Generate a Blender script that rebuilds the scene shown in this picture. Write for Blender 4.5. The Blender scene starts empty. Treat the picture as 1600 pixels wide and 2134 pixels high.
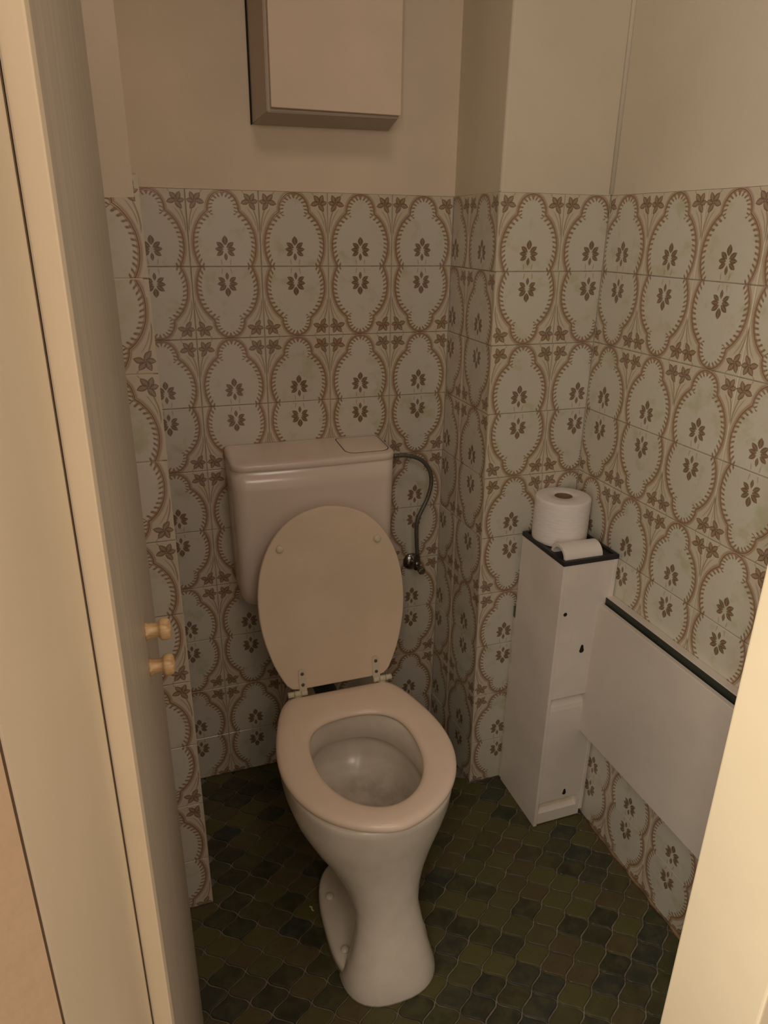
import bpy, bmesh, math, random
from mathutils import Vector, Matrix
random.seed(7)
S = bpy.context.scene
COL = S.collection

# ------------------------------------------------------------------ camera
CAM = Vector((-0.7363, -1.6454, 1.4282))
R_ = Vector((0.94559, -0.32518, 0.01299)).normalized()
F_ = Vector((0.30692, 0.87780, -0.36781)).normalized()
U_ = R_.cross(F_).normalized()
R_ = F_.cross(U_).normalized()
cd = bpy.data.cameras.new('camera')
cam = bpy.data.objects.new('camera', cd)
COL.objects.link(cam)
cam.matrix_world = Matrix(((R_.x, U_.x, -F_.x, CAM.x), (R_.y, U_.y, -F_.y, CAM.y),
                           (R_.z, U_.z, -F_.z, CAM.z), (0, 0, 0, 1)))
cd.sensor_fit = 'VERTICAL'
cd.sensor_height = 36.0
cd.sensor_width = 27.0
cd.lens = 1482.5446 * 36.0 / 2134.0
cd.clip_start = 0.02
S.camera = cam

# ------------------------------------------------------------------ world, lamps, exposure
W = bpy.data.worlds.new('hall_light')
S.world = W
W.use_nodes = True
W.node_tree.nodes['Background'].inputs[0].default_value = (1.0, 0.80, 0.67, 1)
W.node_tree.nodes['Background'].inputs[1].default_value = 0.49


def area(name, loc, target, size, power, color):
    d = bpy.data.lights.new(name, 'AREA')
    d.shape = 'RECTANGLE'
    d.size, d.size_y = size
    d.energy = power
    d.color = color
    o = bpy.data.objects.new(name, d)
    o.location = loc
    o.rotation_euler = (Vector(target) - Vector(loc)).to_track_quat('-Z', 'Y').to_euler()
    COL.objects.link(o)
    return o


area('hall_fill_left', (-1.0, -1.75, 1.5), (.2, -.7, 1.2), (0.3, 1.6), 15.0, (1.0, 0.90, 0.77))  # unseen fill light, added to brighten the faces turned left
area('hall_ceiling_lamp', (-0.45, -2.6, 2.2), (-.3, -.4, .9), (0.5, 0.4), 4.8, (1.0, 0.79, 0.66))
area('hall_fill_right', (0.3, -2.0, 1.6), (-.7, -.7, 1.2), (0.4, 1.2), 2.6, (1.0, 0.80, 0.70))  # unseen fill, added to light the left door lining
area('room_fill_top', (-0.3, -0.95, 2.42), (-.3, -.95, 0), (0.3, 0.3), 2.0, (1.0, 0.84, 0.75))  # unseen overhead fill, added to lift the seat and other upward faces

S.view_settings.view_transform = 'Standard'
S.view_settings.look = 'None'
S.view_settings.gamma = 1.0
S.view_settings.use_curve_mapping = False
S.view_settings.exposure = 0.0


# ------------------------------------------------------------------ node helpers
class X:
    """tiny expression wrapper: python arithmetic -> Math nodes"""
    nt = None

    def __init__(s, sock):
        s.s = sock

    def __add__(a, b): return M('ADD', a, b)
    __radd__ = __add__
    def __sub__(a, b): return M('SUBTRACT', a, b)
    def __rsub__(a, b): return M('SUBTRACT', b, a)
    def __mul__(a, b): return M('MULTIPLY', a, b)
    __rmul__ = __mul__
    def __truediv__(a, b): return M('DIVIDE', a, b)
    def __neg__(a): return M('MULTIPLY', a, -1.0)


def M(op, *args):
    n = X.nt.nodes.new('ShaderNodeMath')
    n.operation = op
    for i, a in enumerate(args):
        if isinstance(a, X):
            X.nt.links.new(a.s, n.inputs[i])
        else:
            n.inputs[i].default_value = float(a)
    return X(n.outputs[0])


def sm(x, a, b, o0=0.0, o1=1.0):
    n = X.nt.nodes.new('ShaderNodeMapRange')
    n.interpolation_type = 'SMOOTHSTEP'
    X.nt.links.new(x.s, n.inputs['Value'])
    lo, hi = (a, b) if a < b else (b, a)
    n.inputs['From Min'].default_value = lo
    n.inputs['From Max'].default_value = hi
    n.inputs['To Min'].default_value = o0 if a < b else o1
    n.inputs['To Max'].default_value = o1 if a < b else o0
    return X(n.outputs[0])


def mix(f, a, b, mode='MIX'):
    n = X.nt.nodes.new('ShaderNodeMix')
    n.data_type = 'RGBA'
    n.blend_type = mode
    if isinstance(f, X):
        X.nt.links.new(f.s, n.inputs[0])
    else:
        n.inputs[0].default_value = f
    for i, c in ((6, a), (7, b)):
        if isinstance(c, X):
            X.nt.links.new(c.s, n.inputs[i])
        else:
            n.inputs[i].default_value = (*c, 1)
    return X(n.outputs[2])


def noise(vec, scale, detail=3.0, rough=0.55, dist=0.0):
    n = X.nt.nodes.new('ShaderNodeTexNoise')
    if vec is not None:
        X.nt.links.new(vec.s, n.inputs['Vector'])
    n.inputs['Scale'].default_value = scale
    n.inputs['Detail'].default_value = detail
    n.inputs['Roughness'].default_value = rough
    n.inputs['Distortion'].default_value = dist
    return X(n.outputs[0])


def newmat(name):
    m = bpy.data.materials.new(name)
    m.use_nodes = True
    X.nt = m.node_tree
    return m, m.node_tree.nodes['Principled BSDF']


def setin(b, key, v):
    if isinstance(v, X):
        X.nt.links.new(v.s, b.inputs[key])
    elif isinstance(v, tuple):
        b.inputs[key].default_value = (*v, 1)
    else:
        b.inputs[key].default_value = v


def texco(kind='Object'):
    n = X.nt.nodes.new('ShaderNodeTexCoord')
    return X(n.outputs[kind])


def geopos():
    n = X.nt.nodes.new('ShaderNodeNewGeometry')
    return X(n.outputs['Position'])


def sepxyz(v):
    n = X.nt.nodes.new('ShaderNodeSeparateXYZ')
    X.nt.links.new(v.s, n.inputs[0])
    return X(n.outputs[0]), X(n.outputs[1]), X(n.outputs[2])


def scalevec(v, sc):
    n = X.nt.nodes.new('ShaderNodeMapping')
    X.nt.links.new(v.s, n.inputs[0])
    n.inputs['Scale'].default_value = sc
    return X(n.outputs[0])


def offsetvec(v, s):
    n = X.nt.nodes.new('ShaderNodeVectorMath')
    n.operation = 'ADD'
    X.nt.links.new(v.s, n.inputs[0])
    X.nt.links.new(s.s, n.inputs[1])
    return X(n.outputs[0])


def rnd():
    n = X.nt.nodes.new('ShaderNodeObjectInfo')
    return X(n.outputs['Random'])


def bump(b, h, strength=0.3, dist=0.002):
    n = X.nt.nodes.new('ShaderNodeBump')
    n.inputs['Strength'].default_value = strength
    n.inputs['Distance'].default_value = dist
    X.nt.links.new(h.s, n.inputs['Height'])
    X.nt.links.new(n.outputs[0], b.inputs['Normal'])


def plain(name, col, rough=0.5, metal=0.0, var=0.06, scale=9.0, bumps=0.0, bscale=60.0, coat=0.0, vec='pos', stretch=None):
    """painted / glazed surface: base colour with soft mottling and a fine relief"""
    m, b = newmat(name)
    v = geopos() if vec == 'pos' else texco('Object')
    if stretch:
        v = scalevec(v, stretch)
    f = noise(v, scale, 4.0)
    d = tuple(max(0.0, c * (1 - var * 2.2)) for c in col)
    l = tuple(min(1.0, c * (1 + var)) for c in col)
    setin(b, 'Base Color', mix(sm(f, 0.3, 0.7), d, l))
    setin(b, 'Roughness', rough)
    setin(b, 'Metallic', metal)
    if coat:
        setin(b, 'Coat Weight', coat)
        setin(b, 'Coat Roughness', 0.06)
    if bumps:
        bump(b, noise(v, bscale, 3.0), bumps, 0.002)
    return m


# ------------------------------------------------------------------ materials
TW, TH = 0.1511, 0.1520          # wall tile pitch


def mat_wall_tile():
    m, b = newmat('printed_wall_tile')
    ox, oy, oz = sepxyz(texco('Object'))
    r = rnd()
    obj = texco('Object')
    obj = offsetvec(obj, r * 37.0)
    wob = (noise(obj, 55.0, 2.0) - 0.5)
    u0 = ox / TW
    v = oy / TH + 0.5 + wob * 0.010
    u = u0 + (noise(obj, 48.0, 2.0) - 0.5) * 0.010
    au = M('ABSOLUTE', u)
    # medallion outline: big lower ellipse joined with a smaller arch
    e1x, e1y = u / 0.435, (v - 0.29) / 0.50
    e2x, e2y = u / 0.214, (v - 0.745) / 0.236
    d1 = (M('SQRT', e1x * e1x + e1y * e1y) - 1.0) * 0.44
    d2 = (M('SQRT', e2x * e2x + e2y * e2y) - 1.0) * 0.222
    d = M('MINIMUM', d1, d2)
    sel = M('LESS_THAN', d1, d2)
    th1 = M('ARCTAN2', v - 0.29, M('ABSOLUTE', u))
    th2 = M('ARCTAN2', v - 0.745, M('ABSOLUTE', u))
    th = th1 * sel + th2 * (1.0 - sel) * 0.56
    # scalloped fringe (teeth)
    tooth = M('SINE', th * 40.0 + d * 46.0 + wob * 1.5)
    depth = sm(tooth, -0.35, 0.75)
    fr_in = sm(d + depth * 0.060, -0.016, -0.004)           # reaches inward where tooth is high
    fringe = fr_in * sm(d, 0.004, -0.006)
    t_line = sm(M('ABSOLUTE', tooth), 0.75, 0.25) * sm(d, -0.062, -0.045) * sm(d, -0.004, -0.014)
    tooth_dark = sm(tooth, -0.1, 0.6) * sm(d, -0.074, -0.052) * sm(d, -0.002, -0.010)
    line1 = sm(M('ABSOLUTE', d - 0.004), 0.0075, 0.003)
    line2 = sm(M('ABSOLUTE', d - 0.022), 0.0055, 0.002)
    line3 = sm(M('ABSOLUTE', d - 0.040), 0.006, 0.001)
    band = sm(d, -0.012, 0.0) * sm(d, 0.050, 0.030)
    # a vesica-shaped leaf in (|u|, v)
    def leaf(cx, cy, ang, L, w):
        ca, sa = math.cos(ang), math.sin(ang)
        px, py = au - cx, v - cy
        a = px * ca + py * sa
        c = py * ca - px * sa
        k = 1.0 - (a / L) * (a / L)
        e = M('ABSOLUTE', c) / w - k
        return e, M('ABSOLUTE', c)

    # leaf burst in each corner
    flower = fl_edge = fl_vein = None
    for deg, L, w in ((122, .066, .036), (58, .064, .035), (2, .052, .033), (-62, .068, .035), (186, .068, .036)):
        a_ = math.radians(deg)
        e, cc = leaf(.376 + math.cos(a_) * .062, .855 + math.sin(a_) * .062, a_ + .18, L, w)
        k = sm(e, 0.08, -0.10)
        ed = sm(M('ABSOLUTE', e + 0.10), 0.34, 0.12)
        ve = sm(cc, 0.006, 0.002) * sm(e, -0.3, -0.5)
        flower = k if flower is None else M('MAXIMUM', flower, k)
        fl_edge = ed if fl_edge is None else M('MAXIMUM', fl_edge, ed)
        fl_vein = ve if fl_vein is None else M('MAXIMUM', fl_vein, ve)
    # stems running from the flower down to the tile edge
    sv = (v - 0.50)
    s1 = M('ABSOLUTE', au - (0.475 - sv * sv * 0.85))
    stem = sm(s1, 0.012, 0.006) * sm(v, 0.42, 0.50) * sm(v, 0.84, 0.76)
    s2 = M('ABSOLUTE', au - (0.452 - sv * sv * 1.55))
    stem2 = sm(s2, 0.010, 0.004) * sm(v, 0.50, 0.58) * sm(v, 0.79, 0.74)
    s3 = M('ABSOLUTE', au - (0.245 + (v - 0.995) * (v - 0.995) * 16.0 + 0.03))
    stem3 = sm(s3, 0.012, 0.004) * sm(v, 0.90, 0.93) * sm(v, 0.995, 0.985)
    stem = M('MAXIMUM', M('MAXIMUM', stem, stem2 * 0.8), stem3 * 0.8)

    # central sprig
    leaves = [(0.0, 0.348, math.pi / 2, 0.064, 0.041), (0.068, 0.288, 0.62, 0.064, 0.033),
              (0.084, 0.232, 0.05, 0.060, 0.031), (0.076, 0.175, -0.55, 0.058, 0.030),
              (0.0, 0.130, math.pi / 2, 0.054, 0.024)]
    lm = None
    lv = None
    for L in leaves:
        e, c = leaf(*L)
        k = sm(e, 0.10, -0.12)
        inner = sm(c, 0.009, 0.004) * sm(e, -0.25, -0.45)
        lm = k if lm is None else M('MAXIMUM', lm, k)
        lv = inner if lv is None else M('MAXIMUM', lv, inner)
    st = M('ABSOLUTE', au - (0.058 + (v - 0.02) * 0.16))
    sprig_st = sm(st, 0.011, 0.004) * sm(v, 0.022, 0.03) * sm(v, 0.115, 0.075)

    # colours
    cloud = noise(obj, 22.0, 4.0, 0.6)
    base = mix(sm(cloud, 0.52, 0.70), (0.63, 0.60, 0.50), (0.53, 0.52, 0.35))
    base = mix(sm(noise(obj, 10.0, 3.0), 0.45, 0.7) * 0.55, base, (0.66, 0.58, 0.47))
    outside = sm(d, 0.03, 0.07)
    base = mix(outside * 0.7, base, (0.64, 0.55, 0.40))
    hue = noise(obj, 16.0, 2.0)
    pink = mix(sm(hue, 0.35, 0.65), (0.51, 0.35, 0.20), (0.48, 0.33, 0.24))
    ochre = mix(sm(hue, 0.35, 0.65), (0.32, 0.18, 0.075), (0.34, 0.19, 0.12))
    brown = mix(sm(hue, 0.3, 0.7), (0.145, 0.095, 0.040), (0.19, 0.11, 0.07))
    c = mix(band * 0.75, base, pink)
    c = mix(fringe * 0.55, c, (0.54, 0.40, 0.24))
    c = mix(sm(d, -0.026, -0.014) * sm(d, 0.004, -0.004) * 0.6, c, ochre)
    c = mix(tooth_dark * 0.85, c, mix(sm(d, -0.06, -0.03), brown, ochre))
    c = mix(line2 * 0.70, c, ochre)
    c = mix(line3 * 0.40, c, (0.50, 0.36, 0.24))
    c = mix(line1 * 0.90, c, brown)
    c = mix(stem * 0.75, c, (0.31, 0.20, 0.125))
    c = mix(flower * 0.85, c, mix(sm(hue, 0.4, 0.6), (0.29, 0.175, 0.095), (0.27, 0.18, 0.13)))
    c = mix(fl_edge * flower * 0.7, c, brown)
    c = mix(fl_vein * 0.5, c, (0.55, 0.38, 0.25))
    c = mix(lm * 0.92, c, brown)
    c = mix(lv * 0.55, c, (0.42, 0.28, 0.14))
    c = mix(sprig_st * 0.7, c, (0.45, 0.26, 0.13))
    tone = mix(r, (0.93, 0.92, 0.91), (1.0, 1.0, 1.0))
    c = mix(1.0, c, tone, 'MULTIPLY')
    setin(b, 'Base Color', c)
    setin(b, 'Roughness', 0.20)
    setin(b, 'Specular IOR Level', 0.45)
    h = line1 * -0.5 + line2 * -0.35 + flower * 0.25 + lm * 0.2 + tooth_dark * 0.3 + noise(obj, 30.0, 2.0) * 0.6
    bump(b, h, 0.18, 0.0015)
    return m


def mat_floor_tile():
    m, b = newmat('dark_green_floor_tile')
    r = rnd()
    obj = offsetvec(texco('Object'), r * 51.0)
    n1 = noise(obj, 34.0, 4.0, 0.6)
    n2 = noise(obj, 120.0, 3.0, 0.6)
    ramp = mix(sm(r, 0.15, 0.85), (0.030, 0.033, 0.016), (0.100, 0.092, 0.026))
    ramp = mix(sm(M('FRACT', r * 7.31), 0.55, 0.95), ramp, (0.095, 0.070, 0.030))
    ramp = mix(sm(M('FRACT', r * 3.77), 0.70, 1.0), ramp, (0.026, 0.034, 0.030))
    c = mix(sm(n1, 0.35, 0.75) * 0.6, ramp, (0.11, 0.10, 0.035))
    c = mix(sm(n2, 0.55, 0.75) * 0.35, c, (0.02, 0.02, 0.012))
    setin(b, 'Base Color', c)
    setin(b, 'Roughness', sm(n1, 0.2, 0.8, 0.38, 0.58))
    bump(b, n1 + n2 * 0.3, 0.35, 0.002)
    return m


def mat_plaster(name='cream_plaster', lo=(0.70, 0.595, 0.45), hi=(0.77, 0.655, 0.50)):
    m, b = newmat(name)
    p = geopos()
    n1 = noise(p, 3.0, 4.0)
    n2 = noise(p, 130.0, 3.0, 0.6)
    c = mix(sm(n1, 0.35, 0.7), lo, hi)
    setin(b, 'Base Color', c)
    setin(b, 'Roughness', 0.85)
    bump(b, n2 + n1 * 4.0, 0.25, 0.0015)
    return m


def mat_wood_paint():
    m, b = newmat('brushed_door_paint')
    v = scalevec(geopos(), (60.0, 60.0, 1.3))
    f = noise(v, 1.6, 4.0, 0.6)
    c = mix(sm(f, 0.3, 0.72), (0.41, 0.36, 0.285), (0.49, 0.435, 0.345))
    setin(b, 'Base Color', c)
    setin(b, 'Roughness', 0.42)
    bump(b, f, 0.25, 0.002)
    return m


def mat_knob():
    m, b = newmat('varnished_pine')
    v = scalevec(texco('Object'), (30.0, 160.0, 160.0))
    f = noise(v, 1.2, 3.0, 0.5, 0.6)
    c = mix(sm(f, 0.3, 0.7), (0.46, 0.28, 0.12), (0.70, 0.49, 0.25))
    setin(b, 'Base Color', c)
    setin(b, 'Roughness', 0.35)
    return m


def mat_tissue():
    m, b = newmat('toilet_paper')
    v = scalevec(geopos(), (40.0, 40.0, 260.0))
    f = noise(v, 1.0, 3.0)
    setin(b, 'Base Color', mix(sm(f, 0.3, 0.7), (0.80, 0.74, 0.68), (0.85, 0.80, 0.74)))
    setin(b, 'Roughness', 0.9)
    bump(b, f, 0.3, 0.002)
    return m


def mat_bowl():
    m, b = newmat('glazed_ceramic')
    p = geopos()
    x, y, z = sepxyz(p)
    f = noise(p, 26.0, 4.0)
    # lime and rust stain on the inner shelf, spread wider to deepen the bowl's shade
    dx, dy = x + 0.372, y + 0.50
    inside = sm(M('SQRT', dx * dx + dy * dy), 0.165, 0.10) * sm(z, 0.32, 0.25) * sm(z, 0.20, 0.215)
    c = mix(sm(f, 0.3, 0.7), (0.75, 0.69, 0.58), (0.80, 0.74, 0.62))
    c = mix(inside * sm(f, 0.2, 0.75) * 0.75, c, (0.40, 0.32, 0.255))
    setin(b, 'Base Color', c)
    setin(b, 'Roughness', sm(inside, 0.0, 0.6, 0.20, 0.42))
    return m


M_TILE = mat_wall_tile()
M_FLOOR = mat_floor_tile()
M_PLASTER = mat_plaster()
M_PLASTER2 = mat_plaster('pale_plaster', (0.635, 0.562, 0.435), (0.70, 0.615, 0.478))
M_DOOR = mat_wood_paint()
M_KNOB = mat_knob()
M_TISSUE = mat_tissue()
M_BOWL = mat_bowl()
M_GROUT = plain('wall_grout', (0.47, 0.42, 0.35), 0.9, var=0.12, scale=40, bumps=0.4)
M_FGROUT = plain('floor_grout', (0.235, 0.20, 0.15), 0.95, var=0.18, scale=30, bumps=0.5)
M_DIRT = plain('stained_mortar', (0.30, 0.19, 0.10), 0.95, var=0.25, scale=35, bumps=0.5)
M_JAMB = plain('cream_gloss_paint', (0.86, 0.74, 0.52), 0.38, var=0.02, scale=6, bumps=0.06, bscale=35)
M_HALL = plain('hall_wall_paint', (0.108, 0.062, 0.027), 0.85, var=0.04, scale=5, bumps=0.2, bscale=120)
M_DARK = plain('dark_gap', (0.14, 0.095, 0.06), 0.9)
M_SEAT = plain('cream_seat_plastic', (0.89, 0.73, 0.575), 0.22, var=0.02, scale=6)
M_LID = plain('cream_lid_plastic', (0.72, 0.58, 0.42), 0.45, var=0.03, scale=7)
M_HINGE = plain('ivory_hinge_plastic', (0.66, 0.60, 0.44), 0.4, var=0.03)
M_SCREW = plain('dull_steel_screw', (0.14, 0.12, 0.09), 0.5, metal=0.6)
M_CIST = plain('white_cistern_plastic', (0.74, 0.63, 0.53), 0.17, var=0.015, scale=4)
M_CHROME = plain('worn_chrome', (0.26, 0.25, 0.22), 0.22, metal=1.0, var=0.1, scale=60)
M_HOSE = plain('grey_braided_hose', (0.20, 0.20, 0.175), 0.32, metal=0.7, var=0.15, scale=300, bumps=0.3, bscale=600)
M_CAB = plain('white_melamine', (0.80, 0.72, 0.64), 0.5, var=0.035, scale=7)
M_CABEDGE = plain('cream_edge_band', (0.78, 0.68, 0.54), 0.55, var=0.05, scale=25)
M_BLACK = plain('black_plastic', (0.018, 0.017, 0.018), 0.45, var=0.1)
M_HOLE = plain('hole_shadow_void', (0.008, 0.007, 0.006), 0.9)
M_TABLE = plain('light_grey_laminate', (0.70, 0.63, 0.55), 0.42, var=0.025, scale=6)
M_DKGREEN = plain('dark_green_edge', (0.030, 0.036, 0.026), 0.5, var=0.1)
M_BOXF = plain('shaded_box_frame', (0.50, 0.42, 0.34), 0.6, var=0.03)  # greyer than the cover: shade put into the side colour
M_BOXC = plain('cream_box_cover', (0.74, 0.61, 0.455), 0.6, var=0.02, scale=8, bumps=0.1)
M_CARD = plain('roll_core_card', (0.20, 0.135, 0.075), 0.9, var=0.1)
M_SCRAP = plain('yellowed_paper_scrap', (0.62, 0.52, 0.28), 0.9)


# ------------------------------------------------------------------ object helpers
def link(name, me, mat, parent=None, smooth=False):
    o = bpy.data.objects.new(name, me)
    COL.objects.link(o)
    if mat and not me.materials:
        me.materials.append(mat)
    if smooth:
        me.polygons.foreach_set('use_smooth', [True] * len(me.polygons))
    if parent:
        o.parent = parent
        o.matrix_parent_inverse = parent.matrix_world.inverted() if False else Matrix()
    return o


def done(bm, name, mat, parent=None, smooth=False, org=None):
    """bmesh in world coordinates -> object whose origin sits at org (relative to its parent's origin)"""
    bmesh.ops.recalc_face_normals(bm, faces=bm.faces)
    porg = WORG.get(parent.name, Vector()) if parent else Vector()
    if org is None:
        org = porg if parent else Vector()
    org = Vector(org)
    bmesh.ops.translate(bm, verts=bm.verts, vec=-org)
    me = bpy.data.meshes.new(name)
    bm.to_mesh(me)
    bm.free()
    o = link(name, me, mat, parent, smooth)
    o.location = org - porg
    WORG[o.name] = org
    return o


WORG = {}


def thing(name, label, cat, loc, group=None):
    o = bpy.data.objects.new(name, None)
    COL.objects.link(o)
    o.location = loc
    o.empty_display_size = 0.05
    WORG[o.name] = Vector(loc)
    o['label'] = label
    o['category'] = cat
    if group:
        o['group'] = group
    return o


def tag(o, label, cat):
    o['label'] = label
    o['category'] = cat
    return o


def struct(o):
    o['kind'] = 'structure'
    return o


def hexa(P):
    """8 points: bottom 4 (ccw) then top 4"""
    bm = bmesh.new()
    v = [bm.verts.new(p) for p in P]
    for f in ((3, 2, 1, 0), (4, 5, 6, 7), (0, 1, 5, 4), (1, 2, 6, 5), (2, 3, 7, 6), (3, 0, 4, 7)):
        bm.faces.new([v[i] for i in f])
    return bm


def box(x0, x1, y0, y1, z0, z1, bev=0.0, seg=2):
    bm = hexa([(x0, y0, z0), (x1, y0, z0), (x1, y1, z0), (x0, y1, z0),
               (x0, y0, z1), (x1, y0, z1), (x1, y1, z1), (x0, y1, z1)])
    if bev:
        bmesh.ops.bevel(bm, geom=bm.edges[:], offset=bev, segments=seg, profile=0.6, affect='EDGES')
    return bm


def join(*bms):
    out = bms[0]
    for b in bms[1:]:
        me = bpy.data.meshes.new('tmp')
        b.to_mesh(me)
        b.free()
        out.from_mesh(me)
        bpy.data.meshes.remove(me)
    return out


def loft(sections, cap0=True, cap1=True, closed=True):
    bm = bmesh.new()
    rings = [[bm.verts.new(p) for p in s] for s in sections]
    n = len(rings[0])
    for a, b in zip(rings, rings[1:]):
        for i in range(n if closed else n - 1):
            j = (i + 1) % n
            bm.faces.new((a[i], a[j], b[j], b[i]))
    if cap0:
        bm.faces.new(rings[0][::-1])
    if cap1:
        bm.faces.new(rings[-1])
    return bm


def frame_of(d):
    d = Vector(d).normalized()
    a = Vector((0, 0, 1)) if abs(d.z) < 0.9 else Vector((1, 0, 0))
    e1 = d.cross(a).normalized()
    return d, e1, d.cross(e1).normalized()


def lathe(p, d, prof, n=24, cap=True):
    """prof: list of (distance along d, radius)"""
    d, e1, e2 = frame_of(d)
    p = Vector(p)
    secs = []
    for s, r in prof:
        secs.append([p + d * s + (e1 * math.cos(2 * math.pi * k / n) + e2 * math.sin(2 * math.pi * k / n)) * max(r, 1e-5)
                     for k in range(n)])
    return loft(secs, cap, cap)


def tube(pts, r, n=14):
    pts = [Vector(p) for p in pts]
    # smooth with Catmull-Rom
    out = []
    for i in range(len(pts) - 1):
        p0, p1, p2, p3 = pts[max(i - 1, 0)], pts[i], pts[i + 1], pts[min(i + 2, len(pts) - 1)]
        for k in range(4):
            t = k / 4
            out.append(0.5 * ((2 * p1) + (p2 - p0) * t + (2 * p0 - 5 * p1 + 4 * p2 - p3) * t * t +
                              (3 * p1 - p0 - 3 * p2 + p3) * t ** 3))
    out.append(pts[-1])
    secs = []
    e1 = None
    for i, p in enumerate(out):
        d = (out[min(i + 1, len(out) - 1)] - out[max(i - 1, 0)]).normalized()
        if e1 is None:
            _, e1, e2 = frame_of(d)
        e1 = (e1 - d * e1.dot(d)).normalized()
        e2 = d.cross(e1)
        secs.append([p + (e1 * math.cos(2 * math.pi * k / n) + e2 * math.sin(2 * math.pi * k / n)) * r for k in range(n)])
    return loft(secs)


def interp(x, pts):
    if x <= pts[0][0]:
        return pts[0][1]
    for (a, fa), (b, fb) in zip(pts, pts[1:]):
        if x <= b:
            t = (x - a) / (b - a)
            return fa + (fb - fa) * t
    return pts[-1][1]


# ------------------------------------------------------------------ wall construction data
ZT = 1.5035                      # top of the tiled zone
XR, XC = 0.251, 0.0              # right wall plane, back right corner
YP = -0.248                      # front of right pier
YL, XL = -0.385, -0.7023         # left pier front plane, its right edge
ZC = 2.45


def xP(r):
    return -0.0125 + 0.0030 * r


def yL(r):
    return YL - 0.0024 * r


# ------------------------------------------------------------------ the walls
G = 0.003                        # grout lies this far behind the tile face
# back wall
wb = struct(done(box(-0.72, 0.30, 0.009, 0.13, 0, ZC), 'wall_back', M_PLASTER))
done(box(-0.715, 0.02, 0.0015, 0.009, ZT, ZC), 'plaster', M_PLASTER, wb)
done(box(-0.715, 0.02, G, 0.009, 0.0, ZT + 0.002), 'grout', M_GROUT, wb)
# right pier (its tiled skins lean a little)
b0, b1 = xP(9.9), xP(0)
wp = struct(done(loft([[(xP(max(0, (ZT - z) / TH)) + .009, YP + .009, z), (0.30, YP + .009, z), (0.30, 0.009, z), (0.009, 0.009, z)]
                       for z in [ZT * k / 12 for k in range(13)] + [ZC]]),
                 'wall_pier', M_PLASTER))
pl = hexa([(b1 + .003, YP + .002, ZT), (XR, YP + .002, ZT), (XR, 0.004, ZT), (0.002, 0.004, ZT),
           (b1 + .006, YP + .002, ZC), (XR, YP + .002, ZC), (XR, 0.004, ZC), (0.002, 0.004, ZC)])
ed = [e for e in pl.edges if all(abs(v.co.y - (YP + .002)) < 1e-4 and v.co.x < 0.05 for v in e.verts)]
bmesh.ops.bevel(pl, geom=ed, offset=0.006, segments=3, profile=0.5, affect='EDGES')
done(pl, 'plaster', M_PLASTER2, wp)
done(loft([[(xP(9.9 * (1 - k / 12)) + G, YP + G, (ZT + .002) * k / 12), (XR, YP + G, (ZT + .002) * k / 12),
            (XR, 0.004, (ZT + .002) * k / 12), (G, 0.004, (ZT + .002) * k / 12)] for k in range(13)]),
     'grout', M_GROUT, wp)
# right wall
wr = struct(done(box(XR + .009, XR + .12, -1.47, 0.0, 0, ZC), 'wall_right', M_PLASTER))
done(box(XR + .0015, XR + .009, -1.47, YP + .002, ZT, ZC), 'plaster', M_PLASTER2, wr)
done(box(XR + G, XR + .009, -1.47, YP + .002, 0, ZT + .002), 'grout', M_GROUT, wr)
cove = loft([[(XR + .0015 - a, YP + .002 - b_, z) for a, b_ in ((0, 0), (0.007, 0), (0.004, 0.0015), (0.0015, 0.004), (0, 0.007))]
             for z in (ZT + .002, ZC)])
done(cove, 'corner_fillet', M_PLASTER2, wr, True)
# left pier and left wall
l0 = yL(9.9)
wl = struct(done(hexa([(-0.98, l0 + .009, 0), (XL - .009, l0 + .009, 0), (XL - .009, 0.13, 0), (-0.98, 0.13, 0),
                       (-0.98, YL + .009, ZC), (XL - .009, YL + .009, ZC), (XL - .009, 0.13, ZC), (-0.98, 0.13, ZC)]),
                 'wall_left_pier', M_PLASTER))
pl = hexa([(-0.96, YL + .006, ZT), (-0.7115, YL + .006, ZT), (-0.7115, 0.004, ZT), (-0.96, 0.004, ZT),
           (-0.96, YL + .008, ZC), (-0.7135, YL + .008, ZC), (-0.7135, 0.004, ZC), (-0.96, 0.004, ZC)])
ed = [e for e in pl.edges if all(v.co.y < -0.3 and v.co.x > -0.75 for v in e.verts)]
bmesh.ops.bevel(pl, geom=ed, offset=0.005, segments=3, profile=0.5, affect='EDGES')
done(pl, 'plaster', M_PLASTER, wl)
done(hexa([(-0.96, l0 + G, 0), (XL - G, l0 + G, 0), (XL - G, 0.004, 0), (-0.96, 0.004, 0),
           (-0.96, YL + G, ZT + .002), (XL - G, YL + G, ZT + .002), (XL - G, 0.004, ZT + .002), (-0.96, 0.004, ZT + .002)]),
     'grout', M_GROUT, wl)
struct(done(box(-0.99, -0.88, -1.22, YL, 0, ZC), 'wall_left', M_PLASTER))
struct(done(box(-0.99, 0.37, -1.47, 0.13, ZC, ZC + .1), 'ceiling', M_PLASTER))

# wall tiles -------------------------------------------------------
TILE_MESH = {}
JN = 0.0009


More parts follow.
